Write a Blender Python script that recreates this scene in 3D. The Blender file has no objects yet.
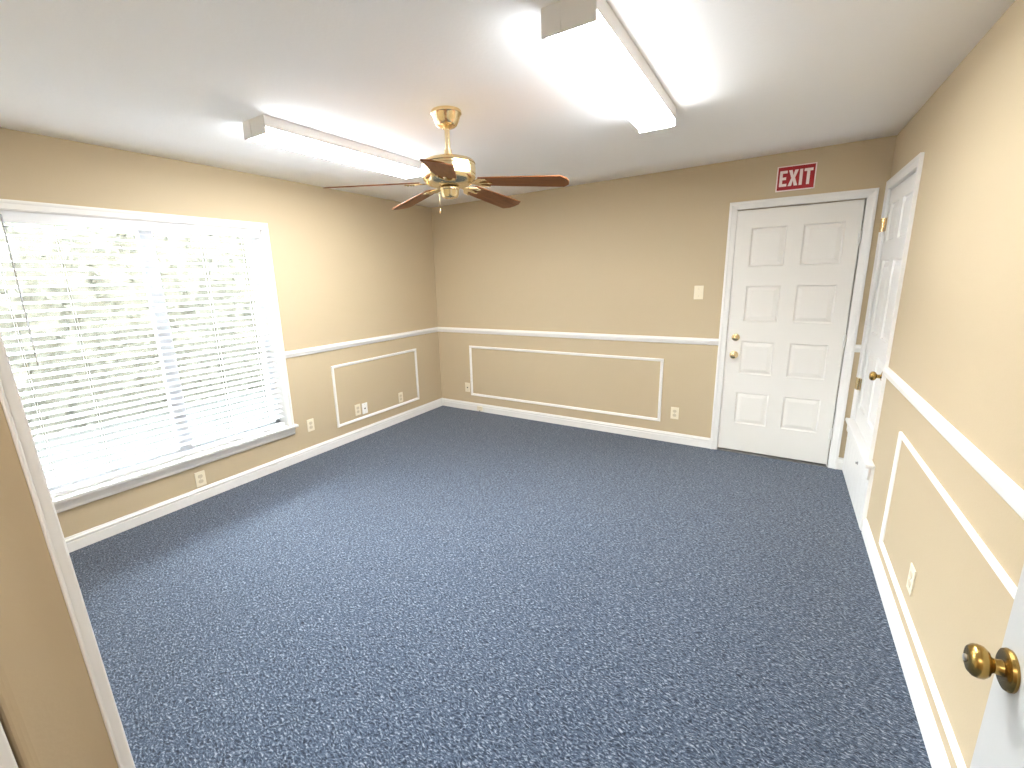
import bpy, bmesh, math, random
from mathutils import Vector, Matrix
random.seed(7)
S = bpy.context.scene
COL = S.collection
PI = math.pi

# ------------------------------------------------------------------ camera
CAM = Vector((3.5532, -4.2588, 1.5659))
YAW, PITCH, ROLL, FPX = -0.5702, -0.2208, -0.0284, 442.665
cam_d = bpy.data.cameras.new('camera')
cam = bpy.data.objects.new('camera', cam_d); COL.objects.link(cam)
_f = Vector((math.sin(YAW)*math.cos(PITCH), math.cos(YAW)*math.cos(PITCH), math.sin(PITCH)))
_r = Vector((math.cos(YAW), -math.sin(YAW), 0)); _u = _r.cross(_f)
_r2 = math.cos(ROLL)*_r + math.sin(ROLL)*_u; _u2 = -math.sin(ROLL)*_r + math.cos(ROLL)*_u
cam.matrix_world = Matrix(((_r2.x, _u2.x, -_f.x, CAM.x), (_r2.y, _u2.y, -_f.y, CAM.y), (_r2.z, _u2.z, -_f.z, CAM.z), (0, 0, 0, 1)))
cam_d.sensor_fit = 'HORIZONTAL'; cam_d.sensor_width = 36.0
cam_d.lens = FPX/1024*36; cam_d.shift_x = 16.65/1024; cam_d.shift_y = -5.41/1024
cam_d.clip_start = 0.01
S.camera = cam

# ------------------------------------------------------------------ world, lights, exposure
SKY = 48.0
LAMP = 50.0
w = bpy.data.worlds.new('sky'); S.world = w; w.use_nodes = True
_n = w.node_tree.nodes; _l = w.node_tree.links; _bg = _n['Background']
_tc = _n.new('ShaderNodeTexCoord'); _sep = _n.new('ShaderNodeSeparateXYZ'); _cr = _n.new('ShaderNodeValToRGB')
_l.new(_tc.outputs['Generated'], _sep.inputs[0]); _l.new(_sep.outputs['Z'], _cr.inputs[0]); _l.new(_cr.outputs[0], _bg.inputs[0])
_cr.color_ramp.elements[0].color = (0.93, 0.96, 1.0, 1); _cr.color_ramp.elements[1].color = (0.70, 0.84, 1.0, 1)
_bg.inputs[1].default_value = SKY

def area(name, loc, rot, sx, sy, power, color=(1, 1, 1), portal=False):
    d = bpy.data.lights.new(name, 'AREA'); d.shape = 'RECTANGLE'; d.size = sx; d.size_y = sy
    d.energy = power; d.color = color
    o = bpy.data.objects.new(name, d); COL.objects.link(o); o.location = loc; o.rotation_euler = rot
    if portal: d.cycles.is_portal = True
    return o
area('window_portal', (-0.16, -2.91, 1.18), (0, -PI/2, 0), 1.7, 1.65, 1, portal=True)
area('unseen_hall_lamp', (3.0, -5.0, 2.38), (0, 0, 0), 1.2, 0.3, 12, (1.0, 0.97, 0.93))  # unseen lamp, added as fill for the hall and doorway
v = S.view_settings
v.view_transform = 'Standard'; v.look = 'None'; v.gamma = 1.0; v.use_curve_mapping = False; v.exposure = 1.42
S.cycles.use_denoising = True
S.cycles.max_bounces = 14; S.cycles.diffuse_bounces = 8; S.cycles.transparent_max_bounces = 16
S.cycles.sample_clamp_indirect = 6.0

# ------------------------------------------------------------------ materials
def mat(name, color, rough=0.5, metal=0.0, bump=None, spec=0.5, emit=None, coat=0.0, vary=None):
    m = bpy.data.materials.new(name); m.use_nodes = True
    nt = m.node_tree; b = nt.nodes['Principled BSDF']
    b.inputs['Base Color'].default_value = (*color, 1); b.inputs['Roughness'].default_value = rough
    b.inputs['Metallic'].default_value = metal; b.inputs['Specular IOR Level'].default_value = spec
    b.inputs['Coat Weight'].default_value = coat
    if emit:
        b.inputs['Emission Color'].default_value = (*emit[0], 1); b.inputs['Emission Strength'].default_value = emit[1]
    tc = nt.nodes.new('ShaderNodeTexCoord')
    if vary:
        n = nt.nodes.new('ShaderNodeTexNoise'); n.inputs['Scale'].default_value = vary[0]; n.inputs['Detail'].default_value = 4
        nt.links.new(tc.outputs['Object'], n.inputs['Vector'])
        r = nt.nodes.new('ShaderNodeValToRGB')
        r.color_ramp.elements[0].position = 0.3; r.color_ramp.elements[1].position = 0.7
        r.color_ramp.elements[0].color = (*[c*(1-vary[1]) for c in color], 1); r.color_ramp.elements[1].color = (*[min(1, c*(1+vary[1])) for c in color], 1)
        nt.links.new(n.outputs['Fac'], r.inputs[0]); nt.links.new(r.outputs[0], b.inputs['Base Color'])
    if bump:
        n = nt.nodes.new('ShaderNodeTexNoise'); n.inputs['Scale'].default_value = bump[0]; n.inputs['Detail'].default_value = 3
        nt.links.new(tc.outputs['Object'], n.inputs['Vector'])
        bp = nt.nodes.new('ShaderNodeBump'); bp.inputs['Strength'].default_value = bump[1]; bp.inputs['Distance'].default_value = bump[2]
        nt.links.new(n.outputs['Fac'], bp.inputs['Height']); nt.links.new(bp.outputs[0], b.inputs['Normal'])
    return m

M = {}
M['wall'] = mat('beige_paint', (0.525, 0.422, 0.278), 0.6, bump=(140, 0.12, 0.002), spec=0.3, vary=(1.2, 0.012))
M['ceiling'] = mat('ceiling_white', (0.95, 0.945, 0.94), 0.85, bump=(70, 0.18, 0.004), spec=0.2)
M['trim'] = mat('white_trim_paint', (0.81, 0.79, 0.755), 0.35, spec=0.4)
M['door'] = mat('white_door_paint', (0.76, 0.73, 0.675), 0.4, bump=(60, 0.03, 0.001), spec=0.4)
M['door2'] = mat('bright_white_door_paint', (0.77, 0.755, 0.73), 0.35, spec=0.4)
M['brass'] = mat('polished_brass', (0.82, 0.66, 0.39), 0.22, 1.0, vary=(9, 0.05))
M['antique'] = mat('antique_brass', (0.42, 0.27, 0.08), 0.27, 1.0, vary=(30, 0.12))
M['dark'] = mat('dark_gap', (0.03, 0.028, 0.025), 0.6)
M['ivory'] = mat('ivory_plastic', (0.80, 0.72, 0.56), 0.35)
M['white_plastic'] = mat('white_plastic', (0.88, 0.87, 0.84), 0.35)
M['enamel'] = mat('white_enamel_steel', (0.90, 0.89, 0.875), 0.4)
M['metal'] = mat('grey_metal', (0.45, 0.44, 0.42), 0.35, 1.0)
M['vinyl'] = mat('window_vinyl', (0.80, 0.81, 0.84), 0.4)
M['red'] = mat('sign_red', (0.36, 0.003, 0.008), 0.35)
M['sign_white'] = mat('sign_white', (0.90, 0.78, 0.76), 0.4)
M['wand'] = mat('grey_wand', (0.42, 0.42, 0.42), 0.25)
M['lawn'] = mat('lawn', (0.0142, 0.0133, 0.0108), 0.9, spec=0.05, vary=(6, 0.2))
M['bark'] = mat('bark', (0.16, 0.11, 0.07), 0.9, vary=(20, 0.3))
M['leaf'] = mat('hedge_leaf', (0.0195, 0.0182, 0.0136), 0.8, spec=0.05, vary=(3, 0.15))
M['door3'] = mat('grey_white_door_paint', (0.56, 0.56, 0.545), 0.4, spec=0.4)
M['ivory_dark'] = mat('ivory_receptacle', (0.60, 0.52, 0.38), 0.35)
M['stucco'] = mat('far_stucco', (0.75, 0.68, 0.56), 0.9)

def diffuser_mat(name, LAMP):
    m = mat(name, (0.9, 0.9, 0.88), 0.3)
    nt = m.node_tree; b = nt.nodes['Principled BSDF']
    tc = nt.nodes.new('ShaderNodeTexCoord'); sp = nt.nodes.new('ShaderNodeSeparateXYZ')
    nt.links.new(tc.outputs['Object'], sp.inputs[0])
    # the two tubes behind the acrylic: a slightly dimmer seam between them
    a = nt.nodes.new('ShaderNodeMath'); a.operation = 'ABSOLUTE'; nt.links.new(sp.outputs['X'], a.inputs[0])
    mr = nt.nodes.new('ShaderNodeMapRange'); mr.inputs['From Min'].default_value = 0.0; mr.inputs['From Max'].default_value = 0.035
    mr.inputs['To Min'].default_value = LAMP*0.8; mr.inputs['To Max'].default_value = LAMP
    nt.links.new(a.outputs[0], mr.inputs['Value'])
    b.inputs['Emission Color'].default_value = (0.93, 0.965, 1.0, 1)
    # the prismatic bottom lens glows more than the thin side lenses
    ge = nt.nodes.new('ShaderNodeNewGeometry'); s2 = nt.nodes.new('ShaderNodeSeparateXYZ'); nt.links.new(ge.outputs['Normal'], s2.inputs[0])
    ab = nt.nodes.new('ShaderNodeMath'); ab.operation = 'ABSOLUTE'; nt.links.new(s2.outputs['Z'], ab.inputs[0])
    m2 = nt.nodes.new('ShaderNodeMapRange'); m2.inputs['To Min'].default_value = 0.4; m2.inputs['To Max'].default_value = 1.0; nt.links.new(ab.outputs[0], m2.inputs['Value'])
    mu = nt.nodes.new('ShaderNodeMath'); mu.operation = 'MULTIPLY'; nt.links.new(mr.outputs[0], mu.inputs[0]); nt.links.new(m2.outputs[0], mu.inputs[1])
    nt.links.new(mu.outputs[0], b.inputs['Emission Strength'])
    return m
M['diffuser'] = diffuser_mat('lit_acrylic_diffuser', LAMP*0.70); M['diffuser_bright'] = diffuser_mat('lit_acrylic_diffuser_strong', LAMP*0.80)  # emission differs between the fixtures only to balance light on the walls

def carpet_mat():
    m = mat('blue_carpet', (0.1, 0.15, 0.25), 0.95, spec=0.1)
    nt = m.node_tree; b = nt.nodes['Principled BSDF']; N = nt.nodes.new; L = nt.links.new
    tc = N('ShaderNodeTexCoord')
    wv = N('ShaderNodeTexNoise'); wv.inputs['Scale'].default_value = 14; wv.inputs['Detail'].default_value = 2
    L(tc.outputs['Object'], wv.inputs['Vector'])
    mx = N('ShaderNodeVectorMath'); mx.operation = 'MULTIPLY_ADD'
    mx.inputs[1].default_value = (0.035, 0.035, 0); L(wv.outputs['Color'], mx.inputs[0]); L(tc.outputs['Object'], mx.inputs[2])
    mp = N('ShaderNodeMapping'); mp.inputs['Rotation'].default_value = (0, 0, 0.5); mp.inputs['Scale'].default_value = (1.0, 2.1, 1)
    L(mx.outputs[0], mp.inputs['Vector'])
    n1 = N('ShaderNodeTexNoise'); n1.inputs['Scale'].default_value = 76; n1.inputs['Detail'].default_value = 3.0; n1.inputs['Distortion'].default_value = 0.5
    n1.inputs['Roughness'].default_value = 0.6
    L(mp.outputs[0], n1.inputs['Vector'])
    r = N('ShaderNodeValToRGB'); e = r.color_ramp.elements
    e[0].position = 0.34; e[0].color = (0.005, 0.009, 0.019, 1)
    e[1].position = 0.70; e[1].color = (0.27, 0.295, 0.335, 1)
    x = e.new(0.46); x.color = (0.027, 0.041, 0.067, 1)
    x = e.new(0.56); x.color = (0.070, 0.092, 0.132, 1)
    L(n1.outputs['Fac'], r.inputs[0]); L(r.outputs[0], b.inputs['Base Color'])
    bp = N('ShaderNodeBump'); bp.inputs['Strength'].default_value = 0.7; bp.inputs['Distance'].default_value = 0.006
    L(n1.outputs['Fac'], bp.inputs['Height']); L(bp.outputs[0], b.inputs['Normal'])
    b.inputs['Sheen Weight'].default_value = 0.25; b.inputs['Sheen Roughness'].default_value = 0.5
    return m
M['carpet'] = carpet_mat()

def wood_mat():
    m = mat('blade_walnut', (0.25, 0.09, 0.035), 0.5, spec=0.2)
    nt = m.node_tree; b = nt.nodes['Principled BSDF']; N = nt.nodes.new; L = nt.links.new
    tc = N('ShaderNodeTexCoord'); mp = N('ShaderNodeMapping'); mp.inputs['Scale'].default_value = (3, 40, 40)
    L(tc.outputs['Object'], mp.inputs['Vector'])
    n = N('ShaderNodeTexNoise'); n.inputs['Scale'].default_value = 2.0; n.inputs['Detail'].default_value = 5; L(mp.outputs[0], n.inputs['Vector'])
    r = N('ShaderNodeValToRGB'); e = r.color_ramp.elements
    e[0].position = 0.3; e[0].color = (0.17, 0.055, 0.014, 1); e[1].position = 0.7; e[1].color = (0.27, 0.095, 0.028, 1)
    L(n.outputs['Fac'], r.inputs[0]); L(r.outputs[0], b.inputs['Base Color'])
    return m
M['wood'] = wood_mat()

def slat_mat():
    m = bpy.data.materials.new('blind_slat_white'); m.use_nodes = True
    nt = m.node_tree; nt.nodes.clear(); N = nt.nodes.new; L = nt.links.new
    out = N('ShaderNodeOutputMaterial'); mix = N('ShaderNodeMixShader'); d = N('ShaderNodeBsdfPrincipled'); t = N('ShaderNodeBsdfTranslucent')
    d.inputs['Base Color'].default_value = (0.88, 0.88, 0.89, 1); d.inputs['Roughness'].default_value = 0.4
    t.inputs['Color'].default_value = (0.85, 0.85, 0.86, 1); mix.inputs[0].default_value = 0.12
    L(d.outputs[0], mix.inputs[1]); L(t.outputs[0], mix.inputs[2]); L(mix.outputs[0], out.inputs[0])
    return m
M['slat'] = slat_mat()

def glass_mat():
    m = bpy.data.materials.new('window_glass'); m.use_nodes = True
    nt = m.node_tree; nt.nodes.clear(); N = nt.nodes.new; L = nt.links.new
    out = N('ShaderNodeOutputMaterial'); mix = N('ShaderNodeMixShader'); g = N('ShaderNodeBsdfGlossy'); t = N('ShaderNodeBsdfTransparent'); fr = N('ShaderNodeFresnel')
    g.inputs['Roughness'].default_value = 0.02; t.inputs['Color'].default_value = (0.95, 0.97, 0.96, 1); fr.inputs['IOR'].default_value = 1.45
    L(fr.outputs[0], mix.inputs[0]); L(t.outputs[0], mix.inputs[1]); L(g.outputs[0], mix.inputs[2]); L(mix.outputs[0], out.inputs[0])
    return m
M['glass'] = glass_mat()

# ------------------------------------------------------------------ mesh helpers
def link(o, parent=None):
    COL.objects.link(o)
    if parent is not None: o.parent = parent
    return o
def obj(name, bm, m, parent=None, smooth=False, loc=None):
    bmesh.ops.recalc_face_normals(bm, faces=bm.faces[:])
    me = bpy.data.meshes.new(name); bm.to_mesh(me); bm.free()
    me.materials.append(M[m] if isinstance(m, str) else m)
    if smooth:
        for p in me.polygons: p.use_smooth = True
        try: me.set_sharp_from_angle(angle=math.radians(35))
        except Exception: pass
    o = bpy.data.objects.new(name, me)
    if loc is not None: o.location = loc
    return link(o, parent)
def empty(name, loc=(0, 0, 0), rot=(0, 0, 0)):
    o = bpy.data.objects.new(name, None); o.location = loc; o.rotation_euler = rot; o.empty_display_size = 0.1
    return link(o)
def tag(o, label, cat, group=None, kind=None):
    o['label'] = label; o['category'] = cat
    if group: o['group'] = group
    if kind: o['kind'] = kind
    return o
def struct(o, label, cat): return tag(o, label, cat, kind='structure')
def quad(bm, *p):
    return bm.faces.new([bm.verts.new(q) for q in p])
def box(bm, a, b, bev=0.0):
    x0, y0, z0 = [min(a[i], b[i]) for i in range(3)]; x1, y1, z1 = [max(a[i], b[i]) for i in range(3)]
    r = bmesh.ops.create_cube(bm, size=1.0)
    for vv in r['verts']:
        vv.co = Vector(((x0+x1)/2+vv.co.x*(x1-x0), (y0+y1)/2+vv.co.y*(y1-y0), (z0+z1)/2+vv.co.z*(z1-z0)))
    if bev > 0:
        es = list({e for vv in r['verts'] for e in vv.link_edges})
        bmesh.ops.bevel(bm, geom=es, offset=bev, segments=2, affect='EDGES', profile=0.5)
def lathe(bm, prof, n=32, tf=lambda p: p):
    rings = []
    for r, z in prof:
        if r < 1e-6: rings.append([bm.verts.new(tf(Vector((0, 0, z))))])
        else: rings.append([bm.verts.new(tf(Vector((r*math.cos(2*PI*k/n), r*math.sin(2*PI*k/n), z)))) for k in range(n)])
    for A, B in zip(rings, rings[1:]):
        for k in range(n):
            a, b = A[k % len(A)], A[(k+1) % len(A)]; c, d = B[(k+1) % len(B)], B[k % len(B)]
            vs = []
            for q in (a, b, c, d):
                if q not in vs: vs.append(q)
            if len(vs) >= 3: bm.faces.new(vs)
    for R in (rings[0], rings[-1]):
        if len(R) > 2: bm.faces.new(R)
def tube(bm, a, b, r, n=8):
    a, b = Vector(a), Vector(b); d = (b-a).normalized(); u = d.orthogonal().normalized(); w_ = d.cross(u)
    A = [bm.verts.new(a+r*(math.cos(2*PI*k/n)*u+math.sin(2*PI*k/n)*w_)) for k in range(n)]
    B = [bm.verts.new(b+r*(math.cos(2*PI*k/n)*u+math.sin(2*PI*k/n)*w_)) for k in range(n)]
    for k in range(n): bm.faces.new((A[k], A[(k+1) % n], B[(k+1) % n], B[k]))
    bm.faces.new(A); bm.faces.new(B)
def prism(bm, outline, z0, z1, tf=lambda p: p):
    A = [bm.verts.new(tf(Vector((x, y, z0)))) for x, y in outline]; B = [bm.verts.new(tf(Vector((x, y, z1)))) for x, y in outline]
    n = len(A)
    for k in range(n): bm.faces.new((A[k], A[(k+1) % n], B[(k+1) % n], B[k]))
    bm.faces.new(A); bm.faces.new(B)

# wall frames: (s along the wall, z up, h out of the wall into the room)
W, H = 4.119, 2.417
YF = -4.10
LEFT = lambda s, z, h=0: Vector((h, s, z))
BACK = lambda s, z, h=0: Vector((s, -h, z))
RIGHT = lambda s, z, h=0: Vector((W-h, s, z))
def wall(name, fr, s0, s1, z0, z1, holes, t, label):
    ss = sorted({s0, s1, *[q for hh in holes for q in hh[:2]]}); zs = sorted({z0, z1, *[q for hh in holes for q in hh[2:]]})
    bm = bmesh.new()
    for a, b in zip(ss, ss[1:]):
        for c, d in zip(zs, zs[1:]):
            ms, mz = (a+b)/2, (c+d)/2
            if any(h[0] < ms < h[1] and h[2] < mz < h[3] for h in holes): continue
            for hh in (0, -t): quad(bm, fr(a, c, hh), fr(b, c, hh), fr(b, d, hh), fr(a, d, hh))
    rects = [(s0, s1, z0, z1)]+holes
    for a, b, c, d in rects:
        for p, q in (((a, c), (b, c)), ((b, c), (b, d)), ((b, d), (a, d)), ((a, d), (a, c))):
            quad(bm, fr(*p, 0), fr(*q, 0), fr(*q, -t), fr(*p, -t))
    bmesh.ops.remove_doubles(bm, verts=bm.verts[:], dist=1e-5)
    return struct(obj(name, bm, 'wall'), label, 'wall')
def run(bm, fr, s0, s1, prof, m0=0.0, m1=0.0):
    """sweep a (z, h) profile along s; m0/m1 mitre the ends by that times h"""
    A = [bm.verts.new(fr(s0+m0*h, z, h)) for z, h in prof]; B = [bm.verts.new(fr(s1+m1*h, z, h)) for z, h in prof]
    for k in range(len(prof)):
        j = (k+1) % len(prof)
        bm.faces.new((A[k], A[j], B[j], B[k]))
    bm.faces.new(A); bm.faces.new(B)
def ring(bm, fr, s0, s1, z0, z1, prof, open_bottom=False):
    """picture-frame moulding: prof is a list of (inset, h); mitred at the corners"""
    loops = []
    for i, h in prof:
        zb = z0 if open_bottom else z0+i
        loops.append([bm.verts.new(fr(a, b, h)) for a, b in ((s0+i, zb), (s0+i, z1-i), (s1-i, z1-i), (s1-i, zb))])
    n = len(loops)
    for k in range(n):
        A, B = loops[k], loops[(k+1) % n]
        for j in range(3 if open_bottom else 4):
            bm.faces.new((A[j], A[(j+1) % 4], B[(j+1) % 4], B[j]))
    if open_bottom:
        bm.faces.new([L_[0] for L_ in loops]); bm.faces.new([L_[3] for L_ in loops])

# ------------------------------------------------------------------ room shell
bm = bmesh.new(); quad(bm, (-0.1, 0.1, 0), (W+0.3, 0.1, 0), (W+0.3, -5.9, 0), (-0.1, -5.9, 0)); box(bm, (-0.1, 0.1, -0.12), (W+0.3, -5.9, -0.02))
struct(obj('floor', bm, 'carpet'), 'speckled blue and grey loop pile carpet over the whole floor', 'floor')
bm = bmesh.new()
zc = lambda x, y: H + (-0.014+0.042*x/W)*max(0.0, 1+y/2.2)
for i in range(8):
    for j in range(12):
        xs = [-0.1+(W+0.4)*q/8 for q in (i, i+1)]; ys = [0.1-6.0*q/12 for q in (j, j+1)]
        quad(bm, *[(x, y, zc(x, y)) for x, y in ((xs[0], ys[0]), (xs[1], ys[0]), (xs[1], ys[1]), (xs[0], ys[1]))])
bmesh.ops.remove_doubles(bm, verts=bm.verts[:], dist=1e-5)
ceil = obj('ceiling', bm, 'ceiling'); struct(ceil, 'plain white textured flat ceiling above the room', 'ceiling')
for p in ceil.data.polygons: p.use_smooth = True
sol = ceil.modifiers.new('thickness', 'SOLIDIFY'); sol.thickness = 0.1; sol.offset = 1.0 if ceil.data.polygons[0].normal.z > 0 else -1.0

WIN = (-3.70, -2.113, 0.352, 2.006)          # window opening in the left wall
D1 = (3.196, 4.000, 0.0, 2.048)              # exit door opening in the back wall
D2 = (-0.868, -0.062, 0.405, 2.093)           # raised closet door opening in the right wall
wall('wall_left', LEFT, YF-0.2, 0.12, -0.1, 2.55, [WIN], 0.16, 'beige painted wall around the wide window with blinds')
wall('wall_back', BACK, -0.16, W+0.14, -0.1, 2.55, [(D1[0], D1[1], -0.05, D1[3])], 0.14, 'beige painted wall holding the exit sign and panelled door')
wall('wall_right', RIGHT, -5.9, 0.12, -0.1, 2.55, [D2], 0.14, 'beige painted wall with the small raised white door')
XO = 2.60                                    # left side of the opening the picture is taken from
bm = bmesh.new()
bw, rr = 4.222, 0.02
out = [(-0.1, YF-0.019), (XO, YF-0.019)]
out += [(XO-rr+rr*math.cos(a), -bw+rr+rr*math.sin(a)) for a in [-PI/2*q/6 for q in range(7)]]
out += [(-0.1, -bw)]
prism(bm, out, -0.05, 2.5)
for v_ in bm.verts: v_.co.y += -0.025*(v_.co.z-1.376)   # the wall end is a little out of plumb
box(bm, (XO, YF-0.005, 2.10), (3.985, -bw, 2.5)); box(bm, (3.985, YF-0.005, -0.05), (W+0.1, -bw, 2.5))
struct(obj('wall_front', bm, 'wall'), 'beige drywall end beside the doorway with a rounded corner', 'wall')
bm = bmesh.new(); box(bm, (1.6, -bw, 0), (1.7, -5.9, 2.5))
struct(obj('wall_hall_left', bm, 'wall'), 'beige wall on the left of the hall behind the doorway', 'wall')
bm = bmesh.new(); box(bm, (1.6, -5.8, 0), (W+0.2, -5.9, 2.5))
struct(obj('wall_hall_back', bm, 'wall'), 'beige wall closing the hall behind the doorway', 'wall')

# casing of the doorway in front
bm = bmesh.new()
box(bm, (XO-0.06, YF+0.002, 0), (XO+0.004, YF-0.0185, 2.10), 0.003); box(bm, (XO-0.02, YF-0.0135, 0), (XO+0.0065, YF-0.0175, 2.10), 0.001)
for v_ in bm.verts: v_.co.y += -0.025*(v_.co.z-1.376)
struct(obj('trim_1', bm, 'trim'), 'white vertical casing at the left edge of the near doorway', 'trim')
bm = bmesh.new(); box(bm, (XO-0.035, -bw-0.022, 0), (XO+0.002, -bw-0.001, 2.10), 0.002)
for v_ in bm.verts: v_.co.y += -0.025*(v_.co.z-1.376)
struct(obj('trim_2', bm, 'trim'), 'white board at the lower left corner past the rounded wall end', 'trim')

# baseboards
BASE = [(0, 0), (0, 0.014), (0.060, 0.014), (0.064, 0.009), (0.068, 0.009), (0.072, 0.016), (0.080, 0.016), (0.088, 0.009), (0.095, 0.008), (0.097, 0)]
bm = bmesh.new(); run(bm, LEFT, YF, 0, BASE, 0, -1)
struct(obj('baseboard_left', bm, 'trim'), 'white moulded baseboard along the window wall', 'baseboard')
bm = bmesh.new(); run(bm, BACK, 0, 3.137, BASE, 1, 0)
struct(obj('baseboard_back', bm, 'trim'), 'white moulded baseboard from the corner to the exit door', 'baseboard')
bm = bmesh.new(); run(bm, BACK, 4.066, W, BASE, 0, -1)
struct(obj('baseboard_corner', bm, 'trim'), 'short stub of white baseboard between exit door casing and corner', 'baseboard')
bm = bmesh.new(); run(bm, RIGHT, YF, -1.04, BASE, 0, 0)
struct(obj('baseboard_right', bm, 'trim'), 'white moulded baseboard along the right wall beneath the long frame', 'baseboard')

# chair rails
RZ = 0.951
RAIL = [(RZ, 0), (RZ, 0.008), (RZ+0.008, 0.013), (RZ+0.018, 0.014), (RZ+0.024, 0.020), (RZ+0.040, 0.022), (RZ+0.047, 0.016), (RZ+0.055, 0.014), (RZ+0.057, 0)]
bm = bmesh.new(); run(bm, LEFT, -2.072, 0, RAIL, 0, -1)
struct(obj('trim_3', bm, 'trim'), 'white chair rail from the window casing to the corner', 'chair rail')
bm = bmesh.new(); run(bm, BACK, 0, 3.137, RAIL, 1, 0)
struct(obj('trim_4', bm, 'trim'), 'white chair rail across the back wall to the exit door', 'chair rail')
bm = bmesh.new(); run(bm, BACK, 4.066, W, RAIL)
struct(obj('trim_5', bm, 'trim'), 'tiny piece of chair rail between the two doors', 'chair rail')
bm = bmesh.new(); run(bm, RIGHT, YF, -0.93, RAIL)
struct(obj('trim_6', bm, 'trim'), 'white chair rail along the right wall from the raised door', 'chair rail')

# picture-frame mouldings
PF = [(0, 0), (0, 0.008), (0.004, 0.012), (0.010, 0.013), (0.014, 0.009), (0.020, 0.010), (0.026, 0.006), (0.027, 0)]
bm = bmesh.new(); ring(bm, LEFT, -1.612, -0.428, 0.185, 0.800, PF)
struct(obj('trim_7', bm, 'trim'), 'white rectangular wall frame moulding between window and corner', 'wall moulding')
bm = bmesh.new(); ring(bm, BACK, 0.468, 2.690, 0.190, 0.800, PF)
struct(obj('trim_8', bm, 'trim'), 'long white rectangular wall frame moulding on the back wall', 'wall moulding')
bm = bmesh.new(); ring(bm, RIGHT, -3.55, -1.462, 0.165, 0.782, PF)
struct(obj('trim_9', bm, 'trim'), 'white rectangular wall frame moulding on the right wall around an outlet', 'wall moulding')

# ------------------------------------------------------------------ window
win = empty('window_1', (0, -2.91, 0.35)); struct(win, 'wide white two-pane window with casing and sill behind blinds', 'window')
def wchild(name, bm, m, parent=win, smooth=False):
    o = obj(name, bm, m, None, smooth); o.parent = parent; o.matrix_parent_inverse = Matrix.Translation(-Vector(parent.location)) if parent.parent is None else Matrix()
    return o
CAS = [(0, 0), (0, 0.017), (0.006, 0.019), (0.014, 0.018), (0.020, 0.014), (0.040, 0.012), (0.048, 0.011), (0.050, 0.0)]
bm = bmesh.new(); ring(bm, LEFT, WIN[0]-0.045, WIN[1]+0.045, WIN[2], WIN[3]+0.048, CAS, open_bottom=True)
wchild('casing', bm, 'trim')
bm = bmesh.new()   # drywall-deep white reveal
for a, b in (((-0.155, WIN[0], WIN[2]), (0.0, WIN[0]+0.006, WIN[3])), ((-0.155, WIN[1]-0.006, WIN[2]), (0.0, WIN[1], WIN[3])), ((-0.155, WIN[0], WIN[3]-0.006), (0.0, WIN[1], WIN[3]))): box(bm, a, b)
wchild('jamb', bm, 'trim')
bm = bmesh.new(); box(bm, (-0.155, WIN[0], WIN[2]-0.012), (0.0, WIN[1], WIN[2]+0.008)); box(bm, (0.0005, WIN[0]-0.065, WIN[2]-0.014), (0.055, WIN[1]+0.065, WIN[2]+0.008), 0.006)
wchild('window_sill', bm, 'trim')
bm = bmesh.new(); run(bm, LEFT, WIN[0]-0.05, WIN[1]+0.045, [(0.268, 0), (0.268, 0.010), (0.274, 0.016), (0.290, 0.014), (0.320, 0.020), (0.337, 0.026), (0.337, 0)])
wchild('apron', bm, 'trim')
XW = -0.13
bm = bmesh.new()
for a, b in (((XW-.03, WIN[0], WIN[2]), (XW+.02, WIN[0]+.045, WIN[3])), ((XW-.03, WIN[1]-.045, WIN[2]), (XW+.02, WIN[1], WIN[3])), ((XW-.03, WIN[0], WIN[3]-.045), (XW+.02, WIN[1], WIN[3])), ((XW-.03, WIN[0], WIN[2]), (XW+.02, WIN[1], WIN[2]+.045))): box(bm, a, b)
wchild('window_frame', bm, 'vinyl')
bm = bmesh.new(); box(bm, (XW-.028, -2.912, WIN[2]+.04), (XW+.022, -2.828, WIN[3]-.04), 0.004)
wchild('mullion', bm, 'vinyl')
for y0, y1 in ((WIN[0]+.04, -2.90), (-2.84, WIN[1]-.04)):
    bm = bmesh.new(); box(bm, (XW-.006, y0, WIN[2]+.04), (XW-.003, y1, WIN[3]-.04)); wchild('pane', bm, 'glass')

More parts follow.
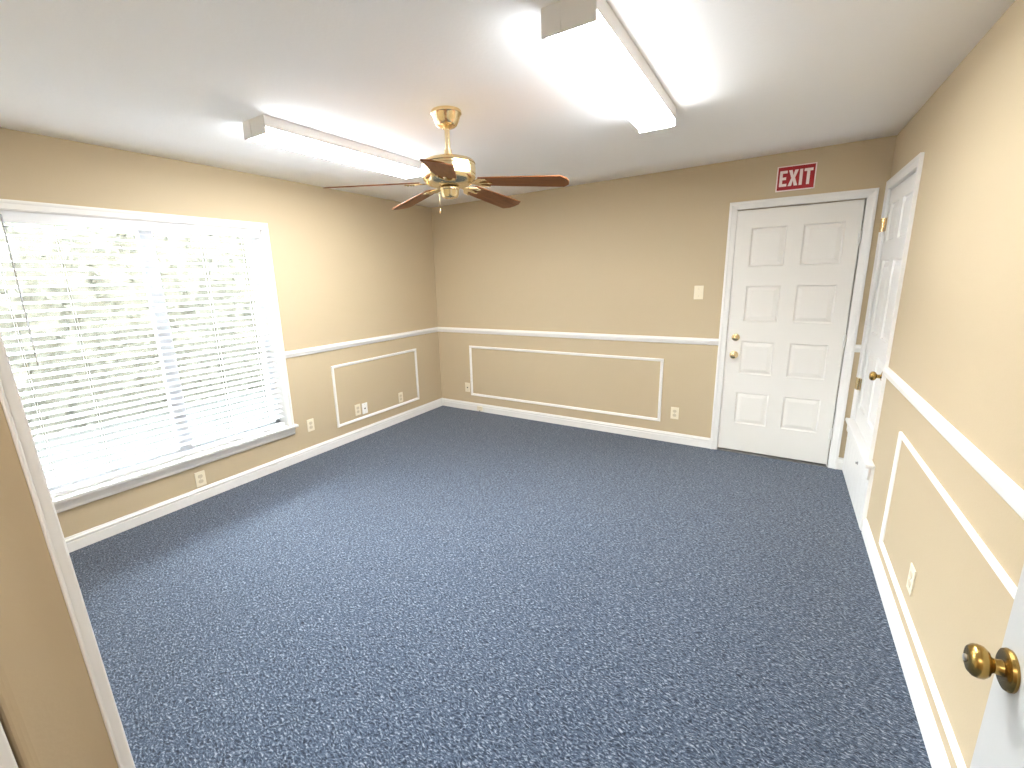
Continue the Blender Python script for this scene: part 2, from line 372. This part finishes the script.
# mini blind
bl = empty('window_blind', (-0.05, -2.91, WIN[3]-0.007)); tag(bl, 'white slatted horizontal blind lowered over the wide window', 'blind')
def bchild(name, bm, m, smooth=False):
    o = obj(name, bm, m, None, smooth); o.parent = bl; o.matrix_parent_inverse = Matrix.Translation(-Vector(bl.location)); return o
BY0, BY1 = WIN[0]+0.012, WIN[1]-0.016
bm = bmesh.new(); box(bm, (-0.075, BY0, WIN[3]-0.050), (-0.018, BY1, WIN[3]-0.0075), 0.003); box(bm, (-0.017, BY0-0.003, WIN[3]-0.066), (-0.008, BY1+0.003, WIN[3]-0.0075), 0.002)
bchild('headrail', bm, 'slat')
PITCHZ, TILT, SW_ = 0.046, math.radians(11), 0.050
z = WIN[3]-0.085; bm = bmesh.new(); zs = []
rng = random.Random(3)
while z > WIN[2]+0.06:
    t_ = TILT+rng.uniform(-0.05, 0.05); zs.append(z); d = rng.uniform(-0.001, 0.001)
    pts = []
    for q in (-0.5, -0.25, 0, 0.25, 0.5):
        hx = q*SW_; cr = 0.0025*(1-4*q*q)
        pts.append((-0.047+hx*math.cos(t_)+cr*math.sin(t_), z+d-hx*math.sin(t_)+cr*math.cos(t_)))
    th = 0.0026
    top = [(x, zz) for x, zz in pts]; bot = [(x, zz-th) for x, zz in pts]
    loop = top+bot[::-1]
    A = [bm.verts.new((x, BY0, zz)) for x, zz in loop]; B = [bm.verts.new((x, BY1, zz)) for x, zz in loop]; n = len(loop)
    for k in range(n): bm.faces.new((A[k], A[(k+1) % n], B[(k+1) % n], B[k]))
    bm.faces.new(A); bm.faces.new(B)
    z -= PITCHZ
bchild('slats', bm, 'slat', True)
bm = bmesh.new(); box(bm, (-0.072, BY0, WIN[2]+0.012), (-0.022, BY1, WIN[2]+0.034), 0.004); bchild('bottom_rail', bm, 'slat')
for y in (-3.60, -3.34, -2.555, -2.25):
    bm = bmesh.new()
    for x in (-0.0235, -0.0715): tube(bm, (x, y, WIN[3]-.05), (x, y, WIN[2]+.03), 0.0011, 6)
    tube(bm, (-0.047, y+.006, WIN[3]-.05), (-0.047, y+.006, WIN[2]+.03), 0.0009, 6)
    for zz in zs: tube(bm, (-0.0715, y, zz+0.003), (-0.0235, y, zz-0.008), 0.0008, 4)
    bchild('ladder_cord', bm, 'white_plastic')
bm = bmesh.new(); tube(bm, (0.000, -3.555, WIN[3]-.03), (0.006, -3.562, 1.135), 0.0042, 8); tube(bm, (-0.012, -3.555, WIN[3]-.03), (0.002, -3.555, WIN[3]-.03), 0.003, 6)
bchild('tilt_wand', bm, 'wand', True)

# outside the window
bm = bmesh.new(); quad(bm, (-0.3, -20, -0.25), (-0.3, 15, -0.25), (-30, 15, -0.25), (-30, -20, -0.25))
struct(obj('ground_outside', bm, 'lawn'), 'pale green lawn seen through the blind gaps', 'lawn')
bm = bmesh.new()
NY, NZ = 150, 30
def hedge_pt(j, i):
    y = -9+13.5*j/NY; t_ = i/NZ*2.2
    top = 2.75+0.22*math.sin(y*1.3)+0.12*math.sin(y*3.7+1)
    zz = -0.25+min(1.0, t_)*(top+0.25); xx = -4.3-0.9*max(0.0, t_-1.0)-0.25*(min(1, t_)**4)
    return Vector((xx+random.uniform(-.05, .05), y, zz+random.uniform(-.05, .05)))
gv = [[bm.verts.new(hedge_pt(j, i)) for i in range(NZ+1)] for j in range(NY+1)]
for j in range(NY):
    for i in range(NZ): bm.faces.new((gv[j][i], gv[j+1][i], gv[j+1][i+1], gv[j][i+1]))
for k in range(11000):
    p = gv[random.randrange(NY+1)][random.randrange(NZ+1)].co+Vector((random.uniform(0, .10), random.uniform(-.06, .06), random.uniform(-.06, .06)))
    u_ = Vector((random.gauss(0, .4), random.gauss(0, 1), random.gauss(0, 1))).normalized(); q = Vector((0.3, random.gauss(0, 1), random.gauss(0, 1))).cross(u_).cross(u_).normalized(); s = random.uniform(.03, .06)
    quad(bm, p-u_*s, p+q*s*.45, p+u_*s, p-q*s*.45)
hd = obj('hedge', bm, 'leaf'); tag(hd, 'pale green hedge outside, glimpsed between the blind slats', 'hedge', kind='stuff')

# ------------------------------------------------------------------ panelled doors
def panel_slab(bm, fr, s0, s1, z0, z1, cols, rows, hf, t):
    """door leaf with embossed panels; hf = height of its face out of the wall plane"""
    ss = sorted({s0, s1, *[q for c in cols for q in c]}); zs = sorted({z0, z1, *[q for r in rows for q in r]})
    for a, b in zip(ss, ss[1:]):
        for c, d in zip(zs, zs[1:]):
            if (a, b) in cols and (c, d) in rows:
                loops = []
                for i, dh in ((0, 0), (0.004, 0.001), (0.009, -0.006), (0.014, -0.0095), (0.020, -0.0095), (0.046, -0.002), (0.050, -0.002)):
                    loops.append([bm.verts.new(fr(x, y, hf+dh)) for x, y in ((a+i, c+i), (b-i, c+i), (b-i, d-i), (a+i, d-i))])
                for A, B in zip(loops, loops[1:]):
                    for k in range(4): bm.faces.new((A[k], A[(k+1) % 4], B[(k+1) % 4], B[k]))
                bm.faces.new(loops[-1])
            else: quad(bm, fr(a, c, hf), fr(b, c, hf), fr(b, d, hf), fr(a, d, hf))
    quad(bm, fr(s0, z0, hf-t), fr(s1, z0, hf-t), fr(s1, z1, hf-t), fr(s0, z1, hf-t))
    for p, q in (((s0, z0), (s1, z0)), ((s1, z0), (s1, z1)), ((s1, z1), (s0, z1)), ((s0, z1), (s0, z0))):
        quad(bm, fr(*p, hf), fr(*q, hf), fr(*q, hf-t), fr(*p, hf-t))
    bmesh.ops.remove_doubles(bm, verts=bm.verts[:], dist=1e-5)
def axis_tf(fr, s, z, h0):
    o = fr(s, z, h0); n_ = (fr(s, z, h0+1)-o); a = (fr(s+1, z, h0)-o); b = (fr(s, z+1, h0)-o)
    return lambda p: o+a*p.x+b*p.y+n_*p.z
def put(o, par):
    o.parent = par; o.matrix_parent_inverse = Matrix.Translation(-Vector(par.location)); return o
def sub(o, par):
    o.parent = par; return o
ROSE = [(0, 0), (0.033, 0), (0.034, 0.003), (0.031, 0.007), (0.022, 0.010), (0.0, 0.010)]
KNOB = [(0, 0.006), (0.014, 0.008), (0.0125, 0.014), (0.011, 0.026), (0.013, 0.032), (0.022, 0.036), (0.0275, 0.043), (0.0285, 0.051), (0.026, 0.058), (0.019, 0.064), (0.010, 0.0665), (0.0, 0.067)]
CASP = [(0, 0), (0, 0.017), (0.006, 0.019), (0.018, 0.019), (0.024, 0.015), (0.044, 0.012), (0.056, 0.010), (0.060, 0.0)]

# exit door in the back wall
d1 = empty('door_1', (3.6, 0, 0)); struct(d1, 'white eight-panel door under the red exit sign', 'door')
bm = bmesh.new(); cols = [(3.304, 3.553), (3.650, 3.910)]; rows = [(0.268, 0.556), (0.712, 0.999), (1.157, 1.458), (1.602, 1.912)]
panel_slab(bm, BACK, 3.1995, 3.9974, 0.022, 2.0446, cols, rows, -0.001, 0.045)
put(obj('door_panel', bm, 'door'), d1)
bm = bmesh.new(); ring(bm, BACK, 3.137, 4.066, 0, 2.116, CASP, open_bottom=True); put(obj('casing', bm, 'trim'), d1)
bm = bmesh.new()
for a, b in (((3.190, 0.0, 0), (3.1985, 0.14, 2.048)), ((3.9985, 0.0, 0), (4.006, 0.14, 2.048)), ((3.19, 0.0, 2.0455), (4.006, 0.14, 2.054))): box(bm, a, b)
put(obj('jamb', bm, 'trim'), d1)
bm = bmesh.new(); box(bm, (3.196, -0.012, 0.0), (4.0, 0.14, 0.010), 0.002); put(tag_o := obj('threshold', bm, 'metal'), d1); tag_o['label'] = 'dull metal threshold strip'
bm = bmesh.new(); box(bm, (3.20, 0.05, 0.0), (4.0, 0.12, 2.05)); put(obj('dark_backing', bm, 'dark'), d1)  # dark sheet behind the leaf, standing in for shade in the gap
for zz in (1.79, 1.03, 0.285):
    bm = bmesh.new(); tube(bm, (3.999, -0.0105, zz-.045), (3.999, -0.0105, zz+.045), 0.0065, 10); box(bm, (3.985, -0.0055, zz-.045), (3.999, -0.0038, zz+.045))
    put(obj('hinge', bm, 'trim'), d1)
for nm, x, zz, kn in (('door_knob', 3.262, 0.876, True), ('deadbolt', 3.264, 1.026, False)):
    tf = axis_tf(BACK, x, zz, -0.004)
    bm = bmesh.new(); lathe(bm, ROSE if kn else [(0, 0), (0.031, 0), (0.032, 0.004), (0.028, 0.012), (0.020, 0.016), (0, 0.016)], 28, tf)
    if kn: lathe(bm, KNOB, 28, tf)
    else: box(bm, tf(Vector((-0.005, -0.016, 0.015))), tf(Vector((0.005, 0.016, 0.030))), 0.002)
    o = put(obj(nm, bm, 'brass', smooth=True), d1); o['label'] = 'round brass door knob' if kn else 'round brass deadbolt thumb turn'

# raised closet door in the right wall
d2 = empty('door_2', (W, -0.47, 0.43)); struct(d2, 'narrow white door set above a low ledge on right wall', 'door')
bm = bmesh.new(); cols = [(-0.775, -0.525), (-0.415, -0.165)]; rows = [(0.56, 1.00), (1.12, 1.62), (1.74, 1.99)]
panel_slab(bm, RIGHT, -0.862, -0.072, 0.4355, 2.085, cols, rows, -0.006, 0.035)
put(obj('door_panel', bm, 'door2'), d2)
bm = bmesh.new(); ring(bm, RIGHT, -0.928, -0.006, 0.4345, 2.152, [(i*1.0, h) for i, h in CASP], open_bottom=True); put(obj('casing', bm, 'door2'), d2)
bm = bmesh.new()
for a, b in (((W, -0.875, .43), (W+.14, -0.8665, 2.093)), ((W, -0.0635, .43), (W+.14, -0.055, 2.093)), ((W, -.875, 2.0905), (W+.14, -.055, 2.10)), ((W+.05, -.87, .43), (W+.12, -.06, 2.093))): box(bm, a, b)
put(obj('jamb', bm, 'door2'), d2)
for zz in (1.86, 0.72):
    bm = bmesh.new(); tube(bm, (W-.008, -.066, zz-.045), (W-.008, -.066, zz+.045), 0.008, 10); box(bm, (W-.0195, -.060, zz-.045), (W-.0105, -.012, zz+.045)); box(bm, (W+.0045, -.105, zz-.045), (W+.002, -.066, zz+.045))
    put(obj('hinge', bm, 'brass'), d2)['label'] = 'brass butt hinge'
tf = axis_tf(RIGHT, -0.800, 0.925, -0.006)
bm = bmesh.new(); lathe(bm, ROSE, 28, tf); lathe(bm, KNOB, 28, tf); put(obj('door_knob', bm, 'antique', smooth=True), d2)['label'] = 'round brass door knob'

# low boarded panel with a ledge under the raised door
kp = empty('access_panel', (W, -0.5, 0)); tag(kp, 'low white boarded panel with a ledge below the raised door', 'panel')
bm = bmesh.new(); s = -0.012
while s > -1.02:
    e = max(s-0.115, -1.032)
    box(bm, (W-0.0005, s, 0.004), (W-0.020, e+0.006, 0.41), 0.003); s = e
box(bm, (W-0.0005, -0.012, 0.004), (W-0.015, -1.03, 0.41))
put(obj('boards', bm, 'door2'), kp)
bm = bmesh.new(); box(bm, (W-0.0205, -0.012, 0.335), (W-0.030, -1.032, 0.4095), 0.003); put(obj('apron', bm, 'door2'), kp)
bm = bmesh.new(); box(bm, (W-0.0005, -0.004, 0.410), (W-0.046, -1.035, 0.434), 0.005); box(bm, (W-0.002, -0.066, 0.410), (W+0.06, -0.864, 0.434)); put(obj('ledge', bm, 'door2'), kp)
tf = axis_tf(RIGHT, -0.62, 0.29, 0.020)
bm = bmesh.new(); lathe(bm, [(0, 0), (0.012, 0), (0.012, 0.002), (0.006, 0.006), (0.009, 0.012), (0.0, 0.014)], 14, tf); put(obj('latch_knob', bm, 'metal', smooth=True), kp)

# open door at the lower right
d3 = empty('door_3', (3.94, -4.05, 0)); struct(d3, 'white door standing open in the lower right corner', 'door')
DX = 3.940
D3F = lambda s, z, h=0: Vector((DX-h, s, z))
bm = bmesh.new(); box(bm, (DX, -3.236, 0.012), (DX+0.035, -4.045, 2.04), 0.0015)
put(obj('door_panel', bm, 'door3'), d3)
tf = axis_tf(D3F, -3.282, 0.899, 0.0)
bm = bmesh.new(); lathe(bm, [(0, 0), (0.034, 0), (0.035, 0.004), (0.033, 0.008), (0.029, 0.010), (0.020, 0.011), (0, 0.011)], 40, tf); k3 = put(obj('rosette', bm, 'antique', smooth=True), d3)
bm = bmesh.new(); lathe(bm, [(0, 0.009), (0.0145, 0.010), (0.0125, 0.014), (0.0120, 0.021), (0.0145, 0.025), (0.022, 0.028), (0.0268, 0.034), (0.0275, 0.040), (0.0262, 0.046), (0.021, 0.0515), (0.014, 0.0535), (0.008, 0.054), (0, 0.054)], 40, tf)
put(obj('door_knob', bm, 'antique', smooth=True), d3)['label'] = 'round antique brass knob'
bm = bmesh.new(); lathe(bm, [(0, 0.053), (0.0058, 0.053), (0.0058, 0.0565), (0.0045, 0.0575), (0, 0.0575)], 16, tf); put(obj('lock_button', bm, 'metal', smooth=True), d3)
bm = bmesh.new(); box(bm, (DX+.006, -3.2352, 0.87), (DX+.029, -3.2365, 0.93)); put(obj('latch_plate', bm, 'antique'), d3)
bm = bmesh.new(); box(bm, (3.9775, YF+0.0, 0), (3.9845, -bw, 2.10)); struct(obj('trim_10', bm, 'trim'), 'white hinge jamb of the open door at lower right', 'door jamb')

# ------------------------------------------------------------------ exit sign
ex = empty('exit_sign', (3.5665, 0, 2.251)); tag(ex, 'small red and white exit sign above the eight-panel door', 'sign')
EW, EH = 0.248, 0.180
bm = bmesh.new(); box(bm, (3.5665-EW/2, -0.0005, 2.251-EH/2), (3.5665+EW/2, -0.004, 2.251+EH/2), 0.0015); put(obj('border', bm, 'sign_white'), ex)
bm = bmesh.new(); box(bm, (3.5665-EW/2+.008, -0.0042, 2.251-EH/2+.008), (3.5665+EW/2-.008, -0.0052, 2.251+EH/2-.008)); put(obj('face', bm, 'red'), ex)
bm = bmesh.new()
def stroke(pts):
    prism(bm, pts, 0.0054, 0.0064, lambda p: BACK(3.5665+p.x, 2.251+p.y, p.z))
hh, t_ = 0.056, 0.019
x0 = -0.104; wE = 0.048
stroke([(x0, -hh), (x0+wE, -hh), (x0+wE, -hh+t_), (x0+t_, -hh+t_), (x0+t_, -t_/2), (x0+wE*.88, -t_/2), (x0+wE*.88, t_/2), (x0+t_, t_/2), (x0+t_, hh-t_), (x0+wE, hh-t_), (x0+wE, hh), (x0, hh)])
x0 = -0.048; wX = 0.062; k = 0.0115
c = x0+wX/2
stroke([(x0, -hh), (x0+2*k, -hh), (c, -0.018), (x0+wX-2*k, -hh), (x0+wX, -hh), (c+k*1.05, 0), (x0+wX, hh), (x0+wX-2*k, hh), (c, 0.018), (x0+2*k, hh), (x0, hh), (c-k*1.05, 0)])
x0 = 0.022
stroke([(x0, -hh), (x0+t_, -hh), (x0+t_, hh), (x0, hh)])
x0 = 0.050; wT = 0.054; c = x0+wT/2
stroke([(c-t_/2, -hh), (c+t_/2, -hh), (c+t_/2, hh-t_), (x0+wT, hh-t_), (x0+wT, hh), (x0, hh), (x0, hh-t_), (c-t_/2, hh-t_)])
put(obj('lettering', bm, 'sign_white'), ex)

# ------------------------------------------------------------------ wall plates
def plate(fr, s, z, label, kind='duplex', m='ivory', name='wall_outlet', group='outlet plates on the walls', pw=0.070, ph=0.114):
    root = empty(name, fr(s, z, 0)); tag(root, label, 'switch' if kind == 'switch' else 'outlet', group)
    bm = bmesh.new()
    f2 = lambda a, b: box(bm, fr(s+a[0], z+a[1], a[2]), fr(s+b[0], z+b[1], b[2]), 0.002)
    f2((-pw/2, -ph/2, 0.0005), (pw/2, ph/2, 0.006)); put(obj('cover_plate', bm, m), root)
    tf = axis_tf(fr, s, z, 0)
    if kind == 'duplex':
        for dz in (-0.020, 0.020):
            bm = bmesh.new()
            o_ = [(0.0165*math.cos(a), dz+max(-0.0135, min(0.0135, 0.0165*math.sin(a)))) for a in [2*PI*q/20 for q in range(20)]]
            prism(bm, o_, 0.006, 0.0078, tf); r_ = put(obj('receptacle', bm, 'ivory_dark'), root)
            bm = bmesh.new()
            for dx in (-0.0062, 0.0062): prism(bm, [(dx-.0013, dz-.002), (dx+.0013, dz-.002), (dx+.0013, dz+.008), (dx-.0013, dz+.008)], 0.0078, 0.0082, tf)
            prism(bm, [(0.003*math.cos(a), dz-.0075+.003*math.sin(a)) for a in [2*PI*q/8 for q in range(8)]], 0.0078, 0.0082, tf)
            o2 = obj('slots', bm, 'dark'); o2.parent = r_; o2.matrix_parent_inverse = Matrix.Translation(-Vector(root.location))
    elif kind == 'jack':
        bm = bmesh.new(); prism(bm, [(-.008, -.009), (.008, -.009), (.008, .006), (-.008, .006)], 0.006, 0.0065, tf); put(obj('jack_socket', bm, 'dark'), root)
    elif kind == 'switch':
        bm = bmesh.new(); box(bm, fr(s-.005, z-.012, .006), fr(s+.005, z+.012, .0075)); box(bm, fr(s-.004, z+.001, .0075), fr(s+.004, z+.010, .016), .001); put(obj('toggle', bm, m), root)
    for dz in ((0,) if kind == 'duplex' else (-.042, .042) if kind == 'jack' else (-.030, .030)):
        bm = bmesh.new(); lathe(bm, [(0, .006), (.003, .006), (.0025, .0072), (0, .0074)], 10, lambda p, dz=dz: tf(p+Vector((0, dz, 0))))
        put(obj('screw', bm, 'metal'), root)
    return root
plate(LEFT, -2.862, 0.166, 'ivory outlet below the window, close above the baseboard')
plate(LEFT, -1.900, 0.300, 'ivory outlet between window sill and wall frame moulding')
plate(LEFT, -1.350, 0.300, 'ivory outlet inside wall frame, beside the whiter plate')
plate(LEFT, -1.258, 0.292, 'white jack plate beside an ivory outlet inside the wall frame', 'jack', 'white_plastic', 'jack_plate')
plate(LEFT, -0.733, 0.282, 'ivory outlet inside left wall frame, nearest the room corner')
plate(BACK, 0.416, 0.282, 'ivory jack plate left of the long back wall frame', 'jack', 'ivory', 'jack_plate')
plate(BACK, 2.816, 0.291, 'ivory outlet between long back wall frame and exit door')
plate(RIGHT, -2.02, 0.318, 'ivory outlet inside the right wall frame')
plate(BACK, 2.949, 1.404, 'ivory light switch on the back wall beside the exit door', 'switch', name='light_switch', group=None, pw=0.074, ph=0.116)
cb = empty('cable_box', (0.605, -0.016, 0.045)); tag(cb, 'tiny beige surface jack box on the back wall baseboard', 'jack box')
bm = bmesh.new(); box(bm, (0.57, -0.0165, 0.018), (0.64, -0.040, 0.072), 0.004); put(obj('cover', bm, 'ivory'), cb)
bm = bmesh.new(); box(bm, (0.597, -0.030, 0.010), (0.613, -0.036, 0.0178)); put(obj('jack_socket', bm, 'dark'), cb)

# ------------------------------------------------------------------ fluorescent ceiling lights
def fluoro(x0, x1, y0, y1, label, dm='diffuser'):
    cx, cy, hw, hl = (x0+x1)/2, (y0+y1)/2, (x1-x0)/2, (y1-y0)/2
    ztop = min(zc(cx, y0), zc(cx, y1))-0.0005
    r = empty('ceiling_light', (cx, cy, ztop)); tag(r, label, 'ceiling light', 'fluorescent ceiling lights')
    bm = bmesh.new()   # channel housing
    box(bm, (-hw+.004, -hl+.004, -0.012), (hw-.004, hl-.004, 0))
    for s in (-1, 1): box(bm, (s*hw, -hl+.002, -0.056), (s*(hw-.004), hl-.002, 0.0))
    obj('housing', bm, 'enamel', r)
    bm = bmesh.new()   # wrap diffuser: shallow rounded tray
    prof = [(-hw+.002, -0.055), (-hw+.002, -0.074), (-hw+.010, -0.084), (-hw+.022, -0.088), (hw-.022, -0.088), (hw-.010, -0.084), (hw-.002, -0.074), (hw-.002, -0.055)]
    A = [bm.verts.new((x, -hl+.005, z)) for x, z in prof]; B = [bm.verts.new((x, hl-.005, z)) for x, z in prof]
    for k in range(len(prof)-1): bm.faces.new((A[k], A[k+1], B[k+1], B[k]))
    bm.faces.new(A); bm.faces.new(B)
    bm.faces.new((A[0], A[-1], B[-1], B[0]))
    obj('diffuser', bm, dm, r)
    for s in (-1, 1):
        bm = bmesh.new(); box(bm, (-hw-.001, s*(hl+.001), -0.089), (hw+.001, s*(hl-.004), 0), 0.002)
        box(bm, (-hw+.0, s*(hl+.001), -0.086), (-hw+.07, s*(hl+.0035), -0.004), 0.001)
        obj('end_cap', bm, 'enamel', r)
    return r
fluoro(2.812, 2.998, -2.765, -1.565, 'fluorescent wrap light on the ceiling nearest the right wall')
fluoro(1.055, 1.247, -2.775, -1.560, 'fluorescent wrap light on the ceiling behind the fan', 'diffuser_bright')

# ------------------------------------------------------------------ ceiling fan
FX, FY = 2.009, -2.248
ZT = zc(FX, FY)
fan = empty('ceiling_fan', (FX, FY, ZT)); tag(fan, 'polished brass ceiling fan with five brown wooden blades', 'ceiling fan')
def fput(name, bm, m, smooth=True): return obj(name, bm, m, fan, smooth)
Z = lambda q: q-ZT
bm = bmesh.new(); lathe(bm, [(0, -.0005), (.076, -.0005), (.079, -.006), (.079, -.016), (.073, -.022), (.064, -.048), (.052, -.070), (.040, -.077), (.024, -.080), (.020, -.084), (0, -.084)], 48); fput('canopy', bm, 'brass')
bm = bmesh.new(); lathe(bm, [(0, -.07), (.0135, -.07), (.0135, Z(2.235)), (.020, Z(2.232)), (.021, Z(2.212)), (.026, Z(2.207)), (.026, Z(2.197)), (0, Z(2.197))], 24); fput('downrod', bm, 'brass')
bm = bmesh.new(); lathe(bm, [(0, Z(2.199)), (.05, Z(2.199)), (.095, Z(2.190)), (.128, Z(2.180)), (.139, Z(2.170)), (.141, Z(2.163)), (.138, Z(2.160)), (.138, Z(2.150)), (.141, Z(2.146)), (.141, Z(2.112)), (.138, Z(2.108)), (.138, Z(2.100)), (.140, Z(2.096)), (.134, Z(2.082)), (.118, Z(2.066)), (.092, Z(2.056)), (.055, Z(2.052)), (0, Z(2.052))], 56); fput('motor_housing', bm, 'brass')
bm = bmesh.new(); lathe(bm, [(0, Z(2.0515)), (.044, Z(2.0515)), (.052, Z(2.046)), (.052, Z(2.038)), (.049, Z(2.035)), (.047, Z(2.012)), (.040, Z(1.999)), (.026, Z(1.994)), (0, Z(1.993))], 40); fput('switch_cup', bm, 'brass')
bm = bmesh.new(); tube(bm, (-.036, -.035, Z(2.022)), (-.040, -.038, Z(2.018)), .003, 8)
for k in range(22): bmesh.ops.create_icosphere(bm, subdivisions=1, radius=.0015, matrix=Matrix.Translation((-.041, -.039, Z(2.016-.0036*k))))
lathe(bm, [(0, Z(1.938)), (.004, Z(1.936)), (.006, Z(1.926)), (.004, Z(1.918)), (0, Z(1.917))], 10, lambda p: p+Vector((-.041, -.039, 0))); fput('pull_chain', bm, 'brass')
ZB, PT, DR = Z(2.079), math.radians(10.5), math.radians(4.8)
blade_o = [(.175, -.050), (.30, -.058), (.45, -.063), (.604, -.068), (.632, -.036), (.637, 0), (.632, .036), (.604, .068), (.45, .063), (.30, .058), (.175, .050), (.165, .03), (.165, -.03)]
bm = bmesh.new(); prism(bm, blade_o, -.003, .003); bmesh.ops.recalc_face_normals(bm, faces=bm.faces[:])
bmesh.ops.bevel(bm, geom=[e for e in bm.edges if abs(e.verts[0].co.z-e.verts[1].co.z) < 1e-6], offset=.0012, segments=1, affect='EDGES')
blade_me = None
iron_o = [(.07, -.012), (.115, -.010), (.135, -.014), (.150, -.030), (.175, -.046), (.215, -.046), (.222, -.036), (.205, -.028), (.180, -.024), (.172, -.012), (.195, -.009), (.232, -.008), (.240, 0)]
iron_o = iron_o+[(x, -y) for x, y in iron_o[-2::-1]]
for k in range(5):
    a = math.radians(15+72*k)
    rot = Matrix.Rotation(a, 4, 'Z') @ Matrix.Rotation(DR, 4, 'Y') @ Matrix.Rotation(-PT, 4, 'X')
    if k == 0:
        bl_o = obj('blade', bm, 'wood', fan); blade_me = bl_o.data
        b2 = bmesh.new(); prism(b2, iron_o, -.0105, -.0045)
        box(b2, (.060, -.013, -.012), (.080, .013, .012), .004)
        for px, py in ((.200, -.037), (.200, .037), (.222, 0)): lathe(b2, [(0, -.0105), (.006, -.0105), (.004, -.0135), (0, -.014)], 10, lambda p, px=px, py=py: p+Vector((px, py, 0)))
        ir_o = obj('blade_iron', b2, 'brass', fan, True); iron_me = ir_o.data
    else:
        bl_o = bl_o.copy(); COL.objects.link(bl_o); bl_o.parent = fan
        ir_o = ir_o.copy(); COL.objects.link(ir_o); ir_o.parent = fan
    m4 = Matrix.Translation((0, 0, ZB)) @ rot
    bl_o.matrix_parent_inverse = Matrix(); bl_o.matrix_basis = m4
    ir_o.matrix_parent_inverse = Matrix(); ir_o.matrix_basis = m4
bpy.context.view_layer.update()
